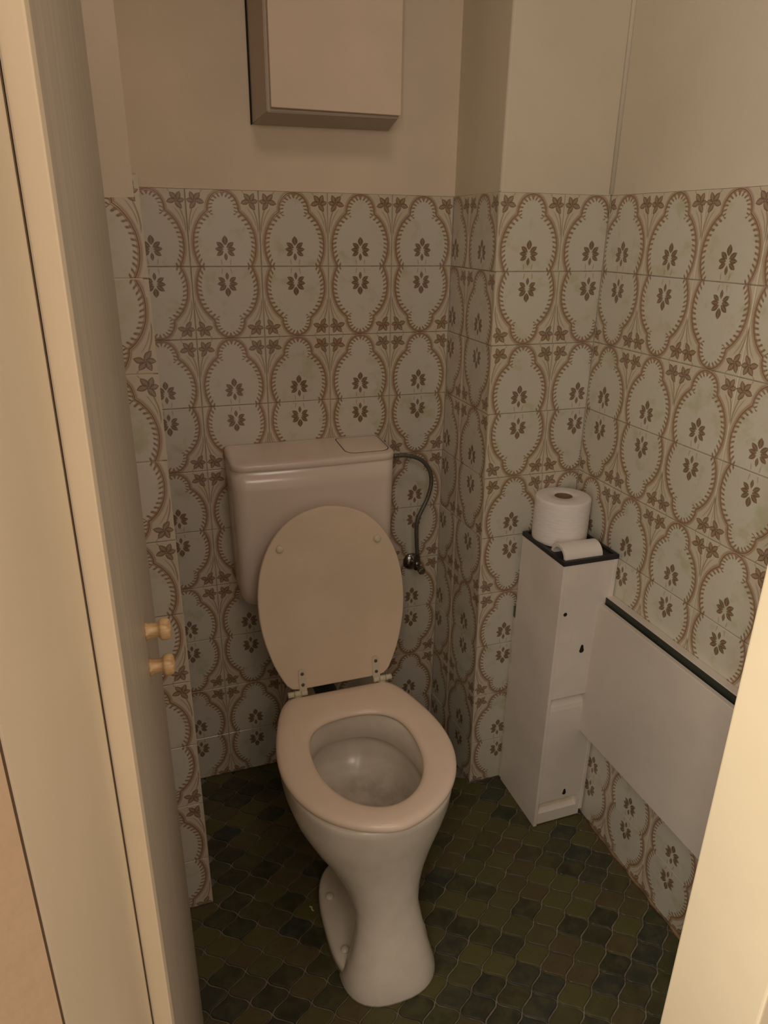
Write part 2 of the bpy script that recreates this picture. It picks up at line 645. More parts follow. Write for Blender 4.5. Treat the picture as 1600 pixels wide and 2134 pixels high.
def tile_mesh(x0, x1, y0, y1):
    key = tuple(round(a, 4) for a in (x0, x1, y0, y1))
    if key in TILE_MESH:
        return TILE_MESH[key]
    x0, x1, y0, y1 = x0 + JN, x1 - JN, y0 + JN, y1 - JN
    bm = bmesh.new()
    e = 0.0010

    def ring(i, z):
        return [bm.verts.new(p) for p in ((x0 + i, y0 + i, z), (x1 - i, y0 + i, z), (x1 - i, y1 - i, z), (x0 + i, y1 - i, z))]
    a, b_, c = ring(0, -0.0075), ring(0, -0.0008), ring(e, 0.0)
    for p, q in ((a, b_), (b_, c)):
        for i in range(4):
            j = (i + 1) % 4
            bm.faces.new((p[i], p[j], q[j], q[i]))
    bm.faces.new(c)
    bm.faces.new(a[::-1])
    me = bpy.data.meshes.new('tile')
    bm.to_mesh(me)
    bm.free()
    me.materials.append(M_TILE)
    TILE_MESH[key] = me
    return me


def put_tile(parent, c, right, upv, ext, flip):
    """ext: (x0,x1,y0,y1) of the piece in its own wall frame about the full tile centre"""
    x0, x1, y0, y1 = ext
    if x1 - x0 < 0.006 or y1 - y0 < 0.006:
        return
    right, upv = Vector(right).normalized(), Vector(upv).normalized()
    nrm = right.cross(upv).normalized()
    upv = nrm.cross(right)
    if flip:
        right, upv = -right, -upv
        x0, x1, y0, y1 = -x1, -x0, -y1, -y0
    o = link('tile', tile_mesh(x0, x1, y0, y1), None, parent)
    m = Matrix(((right.x, upv.x, nrm.x, c[0]), (right.y, upv.y, nrm.y, c[1]), (right.z, upv.z, nrm.z, c[2]), (0, 0, 0, 1)))
    wob = Matrix.Rotation(random.gauss(0, 0.0022), 4, 'X') @ Matrix.Rotation(random.gauss(0, 0.0022), 4, 'Y')
    o.matrix_basis = m @ wob


HW, HH = TW / 2, TH / 2
for r in range(10):
    zc = ZT - (r + 0.5) * TH
    y0 = max(-HH, -zc)
    flip = r % 2 == 1
    up = (0, 0, 1)
    # back wall columns, counted from the right corner
    for c in range(5):
        xc = -(c + 0.5) * TW
        x0 = max(-HW, -0.7015 - xc)
        put_tile(wb, (xc, 0, zc), (1, 0, 0), up, (x0, HW, y0, HH), flip)
    # pier return (faces the toilet), full tile at the outer edge
    rp = r + 0.5
    px = xP(rp)
    dv = Vector((px, YP, 0))
    ln = dv.length
    dn = dv / ln
    leanv = (-0.0015, 0, TH)
    rflip = 'AABABBABAB'[r] == 'B'
    for c, (a, b_) in enumerate(((ln - TW, ln), (0, ln - TW))):
        cc = ln - TW * (c + 0.5)
        p = dn * cc
        put_tile(wp, (p.x, p.y, zc), dn, leanv, (a - cc, b_ - cc, y0, HH), rflip)
    # pier front
    wd = XR - px
    for c in range(2):
        cc = (c + 0.5) * TW
        put_tile(wp, (px + cc, YP, zc), (1, 0, 0), up, (-HW, min(HW, wd - cc), y0, HH), flip)
    # right wall
    pw = 0.1478
    for c in range(7):
        yc = YP - 0.9157 * pw - (c - 0.5) * pw
        x1 = HW - (TW - pw) / 2
        x0 = -x1
        if c == 0:
            x0 = -(YP - yc)
        put_tile(wr, (XR, yc, zc), (0, -1, 0), up, (x0, x1, y0, HH), flip)
    # left pier front, full tile at its right edge
    for c in range(2):
        cc = XL - (c + 0.5) * TW
        put_tile(wl, (cc, yL(rp), zc), (1, 0, 0), (0, 0.0024, TH), (max(-HW, -0.958 - cc), HW, y0, HH), flip)

    # left pier, side facing the alcove
    for c in range(3):
        yc = yL(rp) + (c + 0.5) * TW
        put_tile(wl, (XL, yc, zc), (0, 1, 0), (0, 0, 1), (-HW, min(HW, -0.001 - yc), y0, HH), flip)

# ------------------------------------------------------------------ floor
fl = struct(done(box(-0.99, 0.37, -1.47, 0.13, -0.06, -0.0032), 'floor', M_FGROUT))
struct(done(box(-2.2, 1.4, -3.4, -1.47, -0.06, -0.002), 'floor_hall', plain('hall_floor_boards', (0.085, 0.055, 0.03), 0.6, var=0.1)))
fo = Vector((-0.0207, -0.2702, 0))
fu = Vector((0.0382, -0.0356, 0))
fv = Vector((-0.0402, -0.0331, 0))


def proj(p):
    d = Vector(p) - CAM
    z = d.dot(F_)
    if z < 0.05:
        return None
    k = 1482.5446 / z
    return 800 + k * d.dot(R_), 1067 - k * d.dot(U_)


def floor_outline(inset):
    n = 8

    def bend(t):                            # S-curve, strongest close to the corners
        return 0.050 * math.sin(2 * math.pi * t) + 0.014 * math.sin(4 * math.pi * t)
    res = []
    for i in range(n):
        t = i / n
        res.append((t, bend(t)))            # upper edge, left -> right
    for i in range(n):
        t = i / n
        res.append((1 + bend(t), t))        # right edge, down
    for i in range(n):
        t = 1 - i / n
        res.append((t, 1 + bend(t)))        # lower edge, back to left
    for i in range(n):
        t = 1 - i / n
        res.append((bend(t), t))            # left edge, up
    c = Vector((0.5, 0.5))
    return [c + (Vector(p) - c) * (1 - inset) for p in res]


def floor_bm(base):
    bm = bmesh.new()
    secs = []
    for ins, z in ((0.058, -0.008), (0.058, -0.0016), (0.095, -0.0003), (0.16, 0.0)):
        secs.append([base + fu * p.x + fv * p.y + Vector((0, 0, z)) for p in floor_outline(ins)])
    return loft(secs, True, True)


FT = []
for i in range(-22, 24):
    for j in range(-14, 30):
        c = fo + fu * (i + 0.5) + fv * (j + 0.5)
        if not (-0.90 < c.x < XR + 0.03 and -1.45 < c.y < 0.03):
            continue
        if c.x > 0.03 and c.y > YP + 0.03:
            continue
        if c.x < XL - 0.03 and c.y > YL + 0.03:
            continue
        q = proj(c)
        vis = q is not None and -20 < q[0] < 1620 and -20 < q[1] < 2160
        # hidden behind the jamb, the door leaf or the pan
        if vis and (q[0] < 395 or q[0] > 1600 - (q[1] - 1150) * 0.232):
            vis = False
        if vis and -0.50 < c.x < -0.25 and c.y > -0.70 and q[1] < 1640 and q[0] > 600 and q[0] < 930:
            vis = False
        d = (c - CAM).length
        FT.append((0 if vis else 1, d, c, i, j))
FT.sort(key=lambda t: (t[0], t[1]))
std = floor_bm(Vector((0, 0, 0)) - fu * 0.5 - fv * 0.5)
bmesh.ops.recalc_face_normals(std, faces=std.faces)
std_me = bpy.data.meshes.new('tile_floor')
std.to_mesh(std_me)
std.free()
std_me.materials.append(M_FLOOR)
rest = bmesh.new()
count = 0
for hid, d, c, i, j in FT:
    planes = []
    ex = 0.034
    if c.x + ex > XR:
        planes.append(((XR, 0, 0), (1, 0, 0)))
    if c.x > 0.012 and c.y + ex > YP:
        planes.append(((0, YP - .002, 0), (0, 1, 0)))
    elif c.y + ex > YP and c.x + ex > 0.012:
        planes.append(((0.012, 0, 0), (1, 0, 0)))
    if c.y + ex > 0.0:
        planes.append(((0, 0.0, 0), (0, 1, 0)))
    if c.x < XL and c.y + ex > l0:
        planes.append(((0, l0, 0), (0, 1, 0)))
    elif c.y + ex > l0 and c.x - ex < XL:
        planes.append(((XL, 0, 0), (-1, 0, 0)))
    dz = random.gauss(0, 0.00025)
    use_part = count < 300 and not hid
    if use_part and not planes:
        o = link('tile', std_me, None, fl)
        o.location = c + Vector((0, 0, dz))
        o.rotation_euler = (random.gauss(0, 0.006), random.gauss(0, 0.006), 0)
        count += 1
        continue
    bm = floor_bm(c - fu * 0.5 - fv * 0.5)
    for co, no in planes:
        g = bm.verts[:] + bm.edges[:] + bm.faces[:]
        rr = bmesh.ops.bisect_plane(bm, geom=g, plane_co=co, plane_no=no, clear_outer=True)
        eds = [e for e in rr['geom_cut'] if isinstance(e, bmesh.types.BMEdge)]
        if eds:
            bmesh.ops.holes_fill(bm, edges=eds, sides=0)
    if len(bm.faces) < 4:
        bm.free()
        continue
    if use_part:
        done(bm, 'tile', M_FLOOR, fl, org=c)
        count += 1
    else:
        me = bpy.data.meshes.new('t')
        bm.to_mesh(me)
        bm.free()
        rest.from_mesh(me)
        bpy.data.meshes.remove(me)
o = done(rest, 'tiles_out_of_view', M_FLOOR, fl)
o['kind'] = 'stuff'
# stained mortar bead along the foot of the right wall
bead = loft([[(XR, y, 0.004 + 0.002 * math.sin(y * 61)), (XR - 0.0025, y, 0.004), (XR - 0.005 - 0.002 * math.sin(y * 83), y, 0.0006), (XR, y, 0.0)]
             for y in [-0.47 - k * 0.02 for k in range(28)]])
done(bead, 'mortar_bead', M_DIRT, fl, True)

# ------------------------------------------------------------------ front wall, door frame, door leaf
YI, YO = -1.2214, -1.466
XLN, XRN = -0.7819, -0.2265
wf = struct(done(join(box(-2.2, XLN - .0004, YO, YI - .006, 0, ZC), box(-0.19, 1.4, -1.40, YI, 0, ZC),
                      box(XLN, -0.19, YO, YI, 2.12, ZC)), 'wall_front', M_HALL))
t1 = struct(done(join(box(XLN - .012, XLN + .0004, YO + .003, YI - .004, 0, 2.12),
                      ), 'trim_1', M_JAMB))
done(box(-0.7809, -0.7668, YI - .0015, YI + .028, 0, 2.10, 0.0012), 'door_stop', M_JAMB, t1)
done(box(-0.90, -0.7811, YI - .0045, YI + .020, 0, 2.12), 'rebate', M_DARK, t1)
t2 = struct(done(box(XRN, -0.185, -1.327, YI + .004, 0, 2.12, 0.003, 3), 'trim_2', M_JAMB))
done(box(-0.205, -0.1855, -1.46, -1.329, 0, 2.12), 'outer_casing', M_HALL, t2)
t3 = struct(done(box(XLN, XRN, -1.33, YI, 2.08, 2.12), 'trim_3', M_JAMB))

P0 = Vector((-0.7678, YI + .030, 0))
P1 = Vector((-0.7500, -0.690, 0))
dd = (P1 - P0).normalized()
nn = Vector((dd.y, -dd.x, 0))            # faces into the opening (+x)
th = 0.036
z0, z1 = 0.008, 2.06
lf = hexa([P0 + Vector((0, 0, z0)), P1 + Vector((0, 0, z0)), P1 - nn * th + Vector((0, 0, z0)), P0 - nn * th + Vector((0, 0, z0)),
           P0 + Vector((0, 0, z1)), P1 + Vector((0, 0, z1)), P1 - nn * th + Vector((0, 0, z1)), P0 - nn * th + Vector((0, 0, z1))])
bmesh.ops.bevel(lf, geom=lf.edges[:], offset=0.002, segments=2, profile=0.6, affect='EDGES')
door = struct(done(lf, 'door_1', M_DOOR, org=P0))
for kz, ky in ((1.018, -0.925), (0.9755, -0.930)):
    kb = P0 + dd * ((ky - P0.y) / dd.y) + Vector((0, 0, kz))
    kn = done(lathe(kb, nn, [(0, .0100), (.0015, .0098), (.003, .0086), (.012, .0082), (.0145, .0092), (.0155, .0115),
                             (.0172, .0123), (.0225, .0123), (.0250, .0112), (.0265, .0085), (.0272, .003)], 22),
              'knob', M_KNOB, door, True, org=kb)
    kn['label'] = 'turned pine knob with varnish, %s of the two on the door leaf' % ('upper' if kz > 1 else 'lower')

# ------------------------------------------------------------------ white box high on the back wall
t = thing('wall_cupboard', 'shallow cream cupboard with sides greyed for shade high on the back wall above the tiles', 'cupboard', (-0.30, 0.0, 1.63))
ZB, ZF, ZTp = 1.6265, 1.6415, 2.12
fr = hexa([(-0.459, 0.0, ZB), (-0.163, 0.0, ZB + .003), (-0.166, -0.072, ZF + .003), (-0.440, -0.072, ZF),
           (-0.459, 0.0, ZTp), (-0.163, 0.0, ZTp), (-0.166, -0.072, ZTp - .015), (-0.440, -0.072, ZTp - .015)])
bmesh.ops.bevel(fr, geom=fr.edges[:], offset=0.0015, segments=2, affect='EDGES')
done(fr, 'frame', M_BOXF, t)
done(box(-0.4335, -0.1645, -0.082, -0.0725, ZF + .0075, ZTp - .02, 0.0015), 'cover', M_BOXC, t)
done(lathe((-0.394, -0.040, 1.6372), (0, -.2, -1), [(0, .0022), (.0008, .002)], 10), 'screw', M_DIRT, t)
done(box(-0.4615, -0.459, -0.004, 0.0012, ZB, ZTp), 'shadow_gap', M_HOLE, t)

# ------------------------------------------------------------------ cistern
t = thing('cistern', 'white plastic low-level flush cistern on the tiled back wall behind the raised lid', 'cistern', (-0.372, -0.07, 0.58))
CX0, CX1, CYB = -0.5635, -0.1790, -0.0008


def rrect(x0, x1, yf, yb, rf, rb, z, n=7, dz=0.0, sag=0.0):
    P = []
    for cx, cy, rr, a0 in ((x1 - rf, yf + rf, rf, -90), (x1 - rb, yb - rb, rb, 0), (x0 + rb, yb - rb, rb, 90), (x0 + rf, yf + rf, rf, 180)):
        for k in range(n):
            a = math.radians(a0 + 90 * k / (n - 1))
            P.append((cx + rr * math.cos(a), cy + rr * math.sin(a), z + dz * (cy + rr * math.sin(a))))
    # a little convexity along the front face
    xa, xb = x0 + rf, x1 - rf
    mid = []
    for k in range(1, 12):
        q = k / 12
        y = yf - sag * 4 * q * (1 - q)
        mid.append((xa + (xb - xa) * q, y, z + dz * y))
    return mid + P


secs = []
for z, i, f in ((.566, .060, -.085), (.569, .045, -.098), (.577, .026, -.113), (.590, .013, -.122), (.608, .007, -.1275), (.64, .005, -.1315), (.70, .004, -.1345), (.76, .003, -.1360), (.82, .002, -.1365), (.88, .001, -.1365), (.9275, 0, -.136)):
    secs.append(rrect(CX0 + i, CX1 - i, f, CYB, .030, .008, z, sag=.006))
done(loft(secs), 'body', M_CIST, t, True)
lid = []
for z, i, dz in ((.9265, .0022, 0), (.928, .0002, 0), (.9292, -.0008, 0), (.9435, -.0006, 0.03), (.9480, .0006, .05), (.9508, .0034, .06), (.9522, .0075, .064), (.9528, .016, .065)):
    lid.append(rrect(CX0 + i, CX1 - i, -.1375 + i, CYB, .029 - i * .3, .008, z, dz=dz, sag=.006))
cl = done(loft(lid), 'lid', M_CIST, t, True)
btn = []
for z, i in ((.9440, .0), (.9524, .0), (.9534, .0008), (.9539, .0025)):
    btn.append(rrect(-.2950 + i, -.1885 - i, -.118 + i, -.012 - i, .022, .010, z, dz=.062))
done(loft(btn), 'flush_button', M_CIST, t, True)
gap = []
for z, i in ((.940, -.0020), (.95295, -.0020)):
    gap.append(rrect(-.2950 + i, -.1885 - i, -.118 + i, -.012 - i, .0235, .0115, z, dz=.062))
done(loft(gap), 'button_gap', M_DARK, t)
done(lathe((CX1 - .004, -.045, .905), (1, 0, 0), [(0, .009), (.004, .009), (.0045, .0085), (.016, .0085), (.0165, .0065), (.024, .0062)], 12),
     'inlet_nut', plain('grey_plastic_nut', (.22, .21, .19), .5), t)
# flush pipe from the cistern down to the pan, hidden behind the lid
done(tube([(-.372, -.06, .585), (-.372, -.062, .50), (-.372, -.064, .44), (-.372, -.068, .40)], .022, 16), 'flush_pipe', M_CIST, t, True)

# ------------------------------------------------------------------ supply hose and angle valve
t = thing('water_hose', 'curved grey water hose beside the cistern, leading down to the valve', 'hose', (-.08, -.045, .62))
hp = [(-.153, -.045, .9055), (-.1253, -.045, .9045), (-.1013, -.045, .8992), (-.0771, -.045, .8871), (-.0577, -.045, .8641), (-.0492, -.045, .8373),
      (-.050, -.045, .8117), (-.0583, -.045, .7809), (-.0724, -.045, .751), (-.0829, -.045, .7269), (-.0854, -.044, .6985), (-.0826, -.042, .6591), (-.079, -.040, .621)]
done(tube(hp, .0054, 14), 'hose', M_HOSE, t, True)
t = thing('angle_valve', 'small chrome shut-off valve with round wall plate on the tiles right of the toilet', 'valve', (-.0775, 0, .585))
done(lathe((-.0800, -.0005, .5840), (0, -1, 0), [(0, .0245), (.0015, .0245), (.005, .0225), (.010, .015), (.0125, .008)], 28), 'wall_plate', M_CHROME, t, True)
done(join(lathe((-.0790, -.008, .588), (0.02, -1, 0.08), [(0, .0062), (.022, .0062)], 14),
          lathe((-.0785, -.038, .5905), (0, 0, 1), [(-.014, .007), (-.012, .0100), (.010, .0100), (.012, .008)], 14)), 'body', M_CHROME, t, True)
done(lathe((-.0788, -.0395, .604), (0, 0, 1), [(-.002, .0085), (.012, .0085), (.0125, .0065), (.019, .006)], 6), 'union_nut', M_CHROME, t)
done(lathe((-.0785, -.043, .590), (0.05, -1, -.12), [(0, .0062), (.016, .0062), (.0165, .0090), (.020, .0102), (.030, .0100), (.0315, .007)], 10), 'handle', M_CHROME, t)

# ------------------------------------------------------------------ toilet
t = thing('toilet', 'white pedestal toilet with cream seat down and lid raised against the cistern', 'toilet', (-.372, -.55, 0))
TX = -0.3695
FX = -0.3765
NS = 26


def section(yf, yc, yb, hw, z, nf=2.15, nb=2.4, rear=1.0, cx=TX):
    """closed egg-shaped outline; rear<1 pinches the part behind yc"""
    L, Rr = [], []
    for k in range(NS + 1):
        a = math.pi * k / NS
        s = (1 - math.cos(a)) / 2
        y = yf + (yb - yf) * s
        if y < yc:
            q = (yc - y) / (yc - yf)
            w = hw * max(0.0, 1 - q ** nf) ** (1 / nf)
        else:
            q = (y - yc) / (yb - yc)
            w = hw * max(0.0, 1 - q ** nb) ** (1 / nb)
            w *= 1 - (1 - rear) * min(1.0, q * 2.2) ** 0.9 if q < 0.4545 else rear
        L.append((cx - w, y, z))
        Rr.append((cx + w, y, z))
    return L + Rr[-2:0:-1]


outer = [
    section(-.757, -.665, -.470, .1010, .000, 2.5, 2.4, .42, FX),
    section(-.757, -.665, -.470, .1010, .005, 2.5, 2.4, .42, FX),
    section(-.754, -.672, -.465, .0965, .022, 2.5, 2.4, .38, FX),
    section(-.744, -.672, -.445, .0880, .048, 2.4, 2.4, .38, -.375),
    section(-.728, -.668, -.425, .0770, .082, 2.3, 2.4, .42, -.372),
    section(-.713, -.660, -.400, .0690, .117, 2.2, 2.4, .50),
    section(-.702, -.640, -.370, .0665, .150, 2.2, 2.4, .62),
    section(-.694, -.590, -.345, .0830, .190, 2.2, 2.4, .75),
    section(-.691, -.545, -.320, .1090, .230, 2.2, 2.4, .90, -.371),
    section(-.690, -.530, -.300, .1350, .270, 2.2, 2.5, .98, -.373),
    section(-.697, -.515, -.288, .1565, .310, 2.2, 2.6, 1, -.3735),
    section(-.703, -.502, -.280, .1710, .350, 2.2, 2.7, 1, -.372),
    section(-.7065, -.495, -.276, .1735, .380, 2.2, 2.7, 1),
    section(-.7075, -.495, -.275, .1745, .392, 2.2, 2.7, 1),
    section(-.7045, -.495, -.277, .172, .398, 2.2, 2.7, 1),
    # over the rim and down inside
    section(-.672, -.510, -.350, .122, .3985, 2.1, 2.3, 1),
    section(-.667, -.510, -.355, .118, .394, 2.1, 2.3, 1),
    section(-.666, -.510, -.357, .117, .334, 2.1, 2.3, 1),
    section(-.669, -.510, -.352, .120, .329, 2.1, 2.3, 1),
    section(-.684, -.510, -.312, .145, .333, 2.1, 2.3, 1),
    section(-.684, -.510, -.308, .147, .322, 2.1, 2.3, 1),
    section(-.676, -.512, -.312, .130, .292, 2.1, 2.3, 1),
    section(-.672, -.520, -.335, .116, .262, 2.1, 2.3, 1),
    section(-.662, -.530, -.350, .098, .240, 2.1, 2.3, 1),
    section(-.655, -.535, -.372, .082, .229, 2.1, 2.3, 1),
    section(-.648, -.540, -.40, .066, .224, 2.1, 2.3, 1),
]
pan = loft(outer, True, True)
bowl = done(pan, 'bowl', M_BOWL, t, True)
# foot flange with its screw caps
flg = []
for z, i in ((0.0, .0), (.018, .0005), (.024, .003), (.027, .008)):
    flg.append(section(-.735 + i, -.600, -.400 - i, .1060 - i, z, 2.3, 3.0, 1.0, cx=FX))
done(loft(flg), 'foot_flange', M_BOWL, t, True)
for cx, cy in ((-.4530, -.500), (-.4555, -.634), (-.2870, -.500), (-.2850, -.634)):
    done(lathe((cx, cy, .0265), (0, 0, 1), [(0, .0092), (.003, .0092), (.0055, .0078), (.0066, .004)], 18), 'screw_cap', M_BOWL, t, True)
# outlet bend towards the wall
done(tube([(-.3695, -.40, .17), (-.3695, -.30, .185), (-.3695, -.20, .19), (-.3695, -.10, .19), (-.3695, -.002, .19)], .050, 20), 'outlet_pipe', M_BOWL, t, True)

done(tube([(-.3695, -.066, .385), (-.3695, -.075, .352), (-.3695, -.11, .338), (-.3695, -.18, .336), (-.3695, -.286, .338)], .027, 16), 'shade_bend',  # black bend added so the gap behind the seat reads as shade
     plain('black_shade_bend', (.03, .03, .032), .6), t, True)

# seat ring
SX = -0.3675
OUT = [(-.276, .118), (-.283, .128), (-.300, .140), (-.34, .1555), (-.38, .1665), (-.42, .1765), (-.46, .1828), (-.50, .1848), (-.54, .1815),
       (-.58, .1725), (-.62, .1565), (-.655, .1345), (-.685, .1065), (-.708, .074), (-.724, .040), (-.732, .013), (-.7335, .0)]
HOL = [(-.374, .0), (-.3755, .030), (-.382, .060), (-.396, .084), (-.420, .1020), (-.455, .1105), (-.50, .1120), (-.545, .1075), (-.585, .0945),
       (-.618, .0745), (-.643, .048), (-.655, .022), (-.6585, .0)]


def resample(prof, n):
    L = [0]
    for a, b_ in zip(prof, prof[1:]):
        L.append(L[-1] + math.hypot(b_[0] - a[0], b_[1] - a[1]))
    out = []
    for k in range(n + 1):
        s = L[-1] * k / n
        for i in range(len(prof) - 1):
            if s <= L[i + 1] + 1e-9:
                q = (s - L[i]) / (L[i + 1] - L[i])
                out.append((prof[i][0] + (prof[i + 1][0] - prof[i][0]) * q, prof[i][1] + (prof[i + 1][1] - prof[i][1]) * q))
                break
    return out


def smooth_half(prof, n, it=2):
    p = resample(prof, n)
    for _ in range(it):
        e = (p[-1][0] * .5 + p[-2][0] * .5, p[-1][1])
        p = [p[0]] + [((p[i - 1][0] + 2 * p[i][0] + p[i + 1][0]) / 4, (p[i - 1][1] + 2 * p[i][1] + p[i + 1][1]) / 4) for i in range(1, n)] + [e if it > 1 else p[-1]]
    return p


def closed(half):
    """half outline from the back centre to the front centre -> closed ring"""
    L = [(SX - w, y) for y, w in half]
    Rr = [(SX + w, y) for y, w in half]
    return L + Rr[-2:0:-1]


NH = 44
OUT = [(y if y > -.5 else -.5 + (y + .5) * .938, w) for y, w in OUT]
oh = [(-.276, 0.0)] + smooth_half(OUT, NH - 1, 3)
ih = smooth_half(HOL, NH, 3)
OR, IR = closed(oh), closed(ih)
ZS0, ZS1 = .4025, .4200


def blend(f, z):
    return [(o[0] + (i[0] - o[0]) * f, o[1] + (i[1] - o[1]) * f, z) for o, i in zip(OR, IR)]


prof = [(.10, ZS0), (.03, ZS0 + .0006), (.0, ZS0 + .004), (.0, ZS0 + .0085), (.03, ZS1 - .0045), (.11, ZS1 - .0012), (.3, ZS1), (.6, ZS1 - .0002),
        (.80, ZS1 - .0016), (.93, ZS1 - .005), (.99, ZS1 - .0105), (.985, ZS0 + .002), (.90, ZS0)]
bm = bmesh.new()
rings = [[bm.verts.new(p) for p in blend(f, z)] for f, z in prof]
rings.append(rings[0])
n = len(OR)
for a, b_ in zip(rings, rings[1:]):
    for i in range(n):
        j = (i + 1) % n
        bm.faces.new((a[i], a[j], b_[j], b_[i]))
seat = done(bm, 'seat', M_SEAT, t, True)
seat['label'] = 'cream plastic seat ring'

# raised lid: built flat, then tilted about the hinge line
LID = [(0, 0.0), (0, .1185), (.012, .1245), (.065, .1495), (.13, .1675), (.18, .1738), (.235, .1735), (.285, .1655), (.327, .1500), (.365, .1270),
       (.395, .0970), (.413, .0620), (.422, .028), (.4245, .0)]
lh = smooth_half([(a, w) for a, w in LID], 34, 1)
hy, hz = -.2735, .4310
ang = math.atan2(.098, .43)
ua = Vector((0, math.sin(ang), math.cos(ang)))
na = Vector((0, -math.cos(ang), math.sin(ang)))      # towards the room
LX = -.3625
ring = [(-w, a) for a, w in lh] + [(w, a) for a, w in lh[-2:0:-1]]


def lidring(f, d):
    c = (0.0, .20)
    return [Vector((LX, hy, hz)) + Vector((1, 0, 0)) * (c[0] + (p[0] - c[0]) * f) + ua * (c[1] + (p[1] - c[1]) * f) + na * d for p in ring]


lb = loft([lidring(.97, -.0135), lidring(.99, -.0125), lidring(1.0, -.009), lidring(1.0, -.0025), lidring(.992, -.0004), lidring(.975, .0)])
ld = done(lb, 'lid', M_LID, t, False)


def lidpt(x, a, d=0.0):
    return Vector((x, hy, hz)) + ua * a + na * d


for px, pa in ((-.4770, .3380), (-.2470, .3350)):
    b_ = lidpt(px, pa)
    done(lathe(b_, na, [(-.001, .0088), (.003, .0088), (.0055, .0075), (.0065, .004)], 18), 'bumper', M_HINGE, ld, True, org=b_)
for px, sgn in ((-.4500, -1), (-.2705, 1)):
    # strap with two screws on the lid, barrel on the hinge line
    st = []
    w = .0088
    for a, h in ((-.012, w), (.040, w), (.046, w * .9), (.0495, w * .6), (.0505, w * .2)):
        st.append([lidpt(px - h, a, .0004), lidpt(px + h, a, .0004), lidpt(px + h, a, .0028), lidpt(px - h, a, .0028)])
    hs = done(loft(st), 'hinge', M_HINGE, t)
    for a in (.012, .0385):
        p = lidpt(px, a, .0028)
        done(lathe(p, na, [(-.0005, .0042), (.0008, .0040), (.0011, .002)], 12), 'screw', M_SCREW, hs, True, org=p)
    for k in range(3):
        x0 = px + sgn * (-.0085 + k * .0155)
        x1 = px + sgn * (-.0085 + k * .0155 + .0145)
        p = Vector((min(x0, x1), hy - .0035, hz - .007))
        done(lathe(p, (1, 0, 0), [(0, .0062), (.0006, .0068), (.0139, .0068), (.0145, .0062)], 16), 'barrel', M_HINGE, hs, True, org=p)
    # bolt block that carries the hinge on the pan
    done(lathe((px + sgn * .014, hy + .010, .392), (0, -.3, 1), [(0, .012), (.030, .011)], 14), 'hinge_bolt', M_HINGE, t, True)

# ------------------------------------------------------------------ toilet roll cabinet
t = thing('roll_cabinet', 'narrow white toilet roll cabinet with black rim standing in the right corner', 'cabinet', (.178, -.35, 0))
KX0, KX1, KY0, KY1, KZ = .1050, .2470, -.4430, -.2600, .7455
done(box(KX0, KX0 + .009, KY0, KY1, 0, KZ, .0008), 'side_panel', M_CAB, t)
done(box(KX1 - .009, KX1, KY0, KY1, .02, KZ, .0008), 'side_panel', M_CAB, t)
fy = KY0 + .0015
done(box(KX0 + .009, KX1 - .009, fy, fy + .008, .390, KZ, .0006), 'upper_panel', M_CAB, t)
gl = done(join(box(KX0 + .0425, KX0 + .0437, fy - .0005, fy, .5450, KZ), box(KX0 + .009, KX0 + .0437, fy - .0005, fy, .5442, .5452)), 'seam', M_CABEDGE, t)
flap = [(.072, 0), (.335, .0004), (.352, .0012), (.364, .0035), (.373, .008), (.379, .014), (.384, .022)]
lp = loft([[(KX0 + .009, fy + d, z), (KX1 - .009, fy + d, z), (KX1 - .009, fy + d + .008, z), (KX0 + .009, fy + d + .008, z)] for z, d in flap])
done(lp, 'lower_panel', M_CAB, t)
done(box(KX0 + .009, KX1 - .009, fy + .024, fy + .026, .36, .41), 'gap_back', M_BOXF, t)
done(box(KX0 + .009, KX1 - .009, fy + .012, fy + .02, .035, .090), 'slot_back', M_CABEDGE, t)
lp = hexa([(KX0 + .009, fy, .004), (KX1 - .009, fy, .004), (KX1 - .009, fy + .012, .004), (KX0 + .009, fy + .012, .004),
           (KX0 + .009, fy, .038), (KX1 - .009, fy, .038), (KX1 - .009, fy + .012, .044), (KX0 + .009, fy + .012, .044)])
done(lp, 'kick_plate', M_CAB, t)
done(box(KX1 - .020, KX1 - .009, fy - .0004, fy + .012, .038, .072), 'slot_end', M_CAB, t)
done(box(KX0 + .009, KX1 - .009, KY1 - .006, KY1, .02, KZ), 'back_panel', M_CAB, t)
done(box(KX0 + .0005, KX0 + .020, KY1, KY1 + .0085, .004, .515, .0008), 'rear_door', M_CABEDGE, t)
done(box(KX0 - .0010, KX0 + .012, KY1 + .0002, KY1 + .0095, .517, .546, .001), 'clip', plain('green_grey_clip', (.12, .115, .07), .5), t)


def keyhole(x, z, s=1.0):
    P = []
    for k in range(13):
        a = math.radians(200 - 0 + 220 * k / 12 + 0) - math.radians(50) + math.radians(10)
        P.append((x + .0062 * s * math.cos(a), z - .004 * s + .0062 * s * math.sin(a)))
    P = [(x + .0062 * s * math.cos(a), z - .004 * s + .0062 * s * math.sin(a)) for a in [math.radians(150 + 240 * k / 14) for k in range(15)]]
    P += [(x + .0032 * s * math.cos(a), z + .0085 * s + .0032 * s * math.sin(a)) for a in [math.radians(10 + 160 * k / 6) for k in range(7)]]
    return loft([[(a, fy - .0004, b_) for a, b_ in P], [(a, fy + .001, b_) for a, b_ in P]])


done(keyhole(.1815, .5195), 'keyhole', M_HOLE, t)
done(keyhole(.1865, .0905, .85), 'keyhole', M_HOLE, t)
done(lathe((.1245, fy - .0004, .6215), (0, 1, 0), [(0, .0048), (.0012, .0048)], 18), 'round_hole', M_HOLE, t)
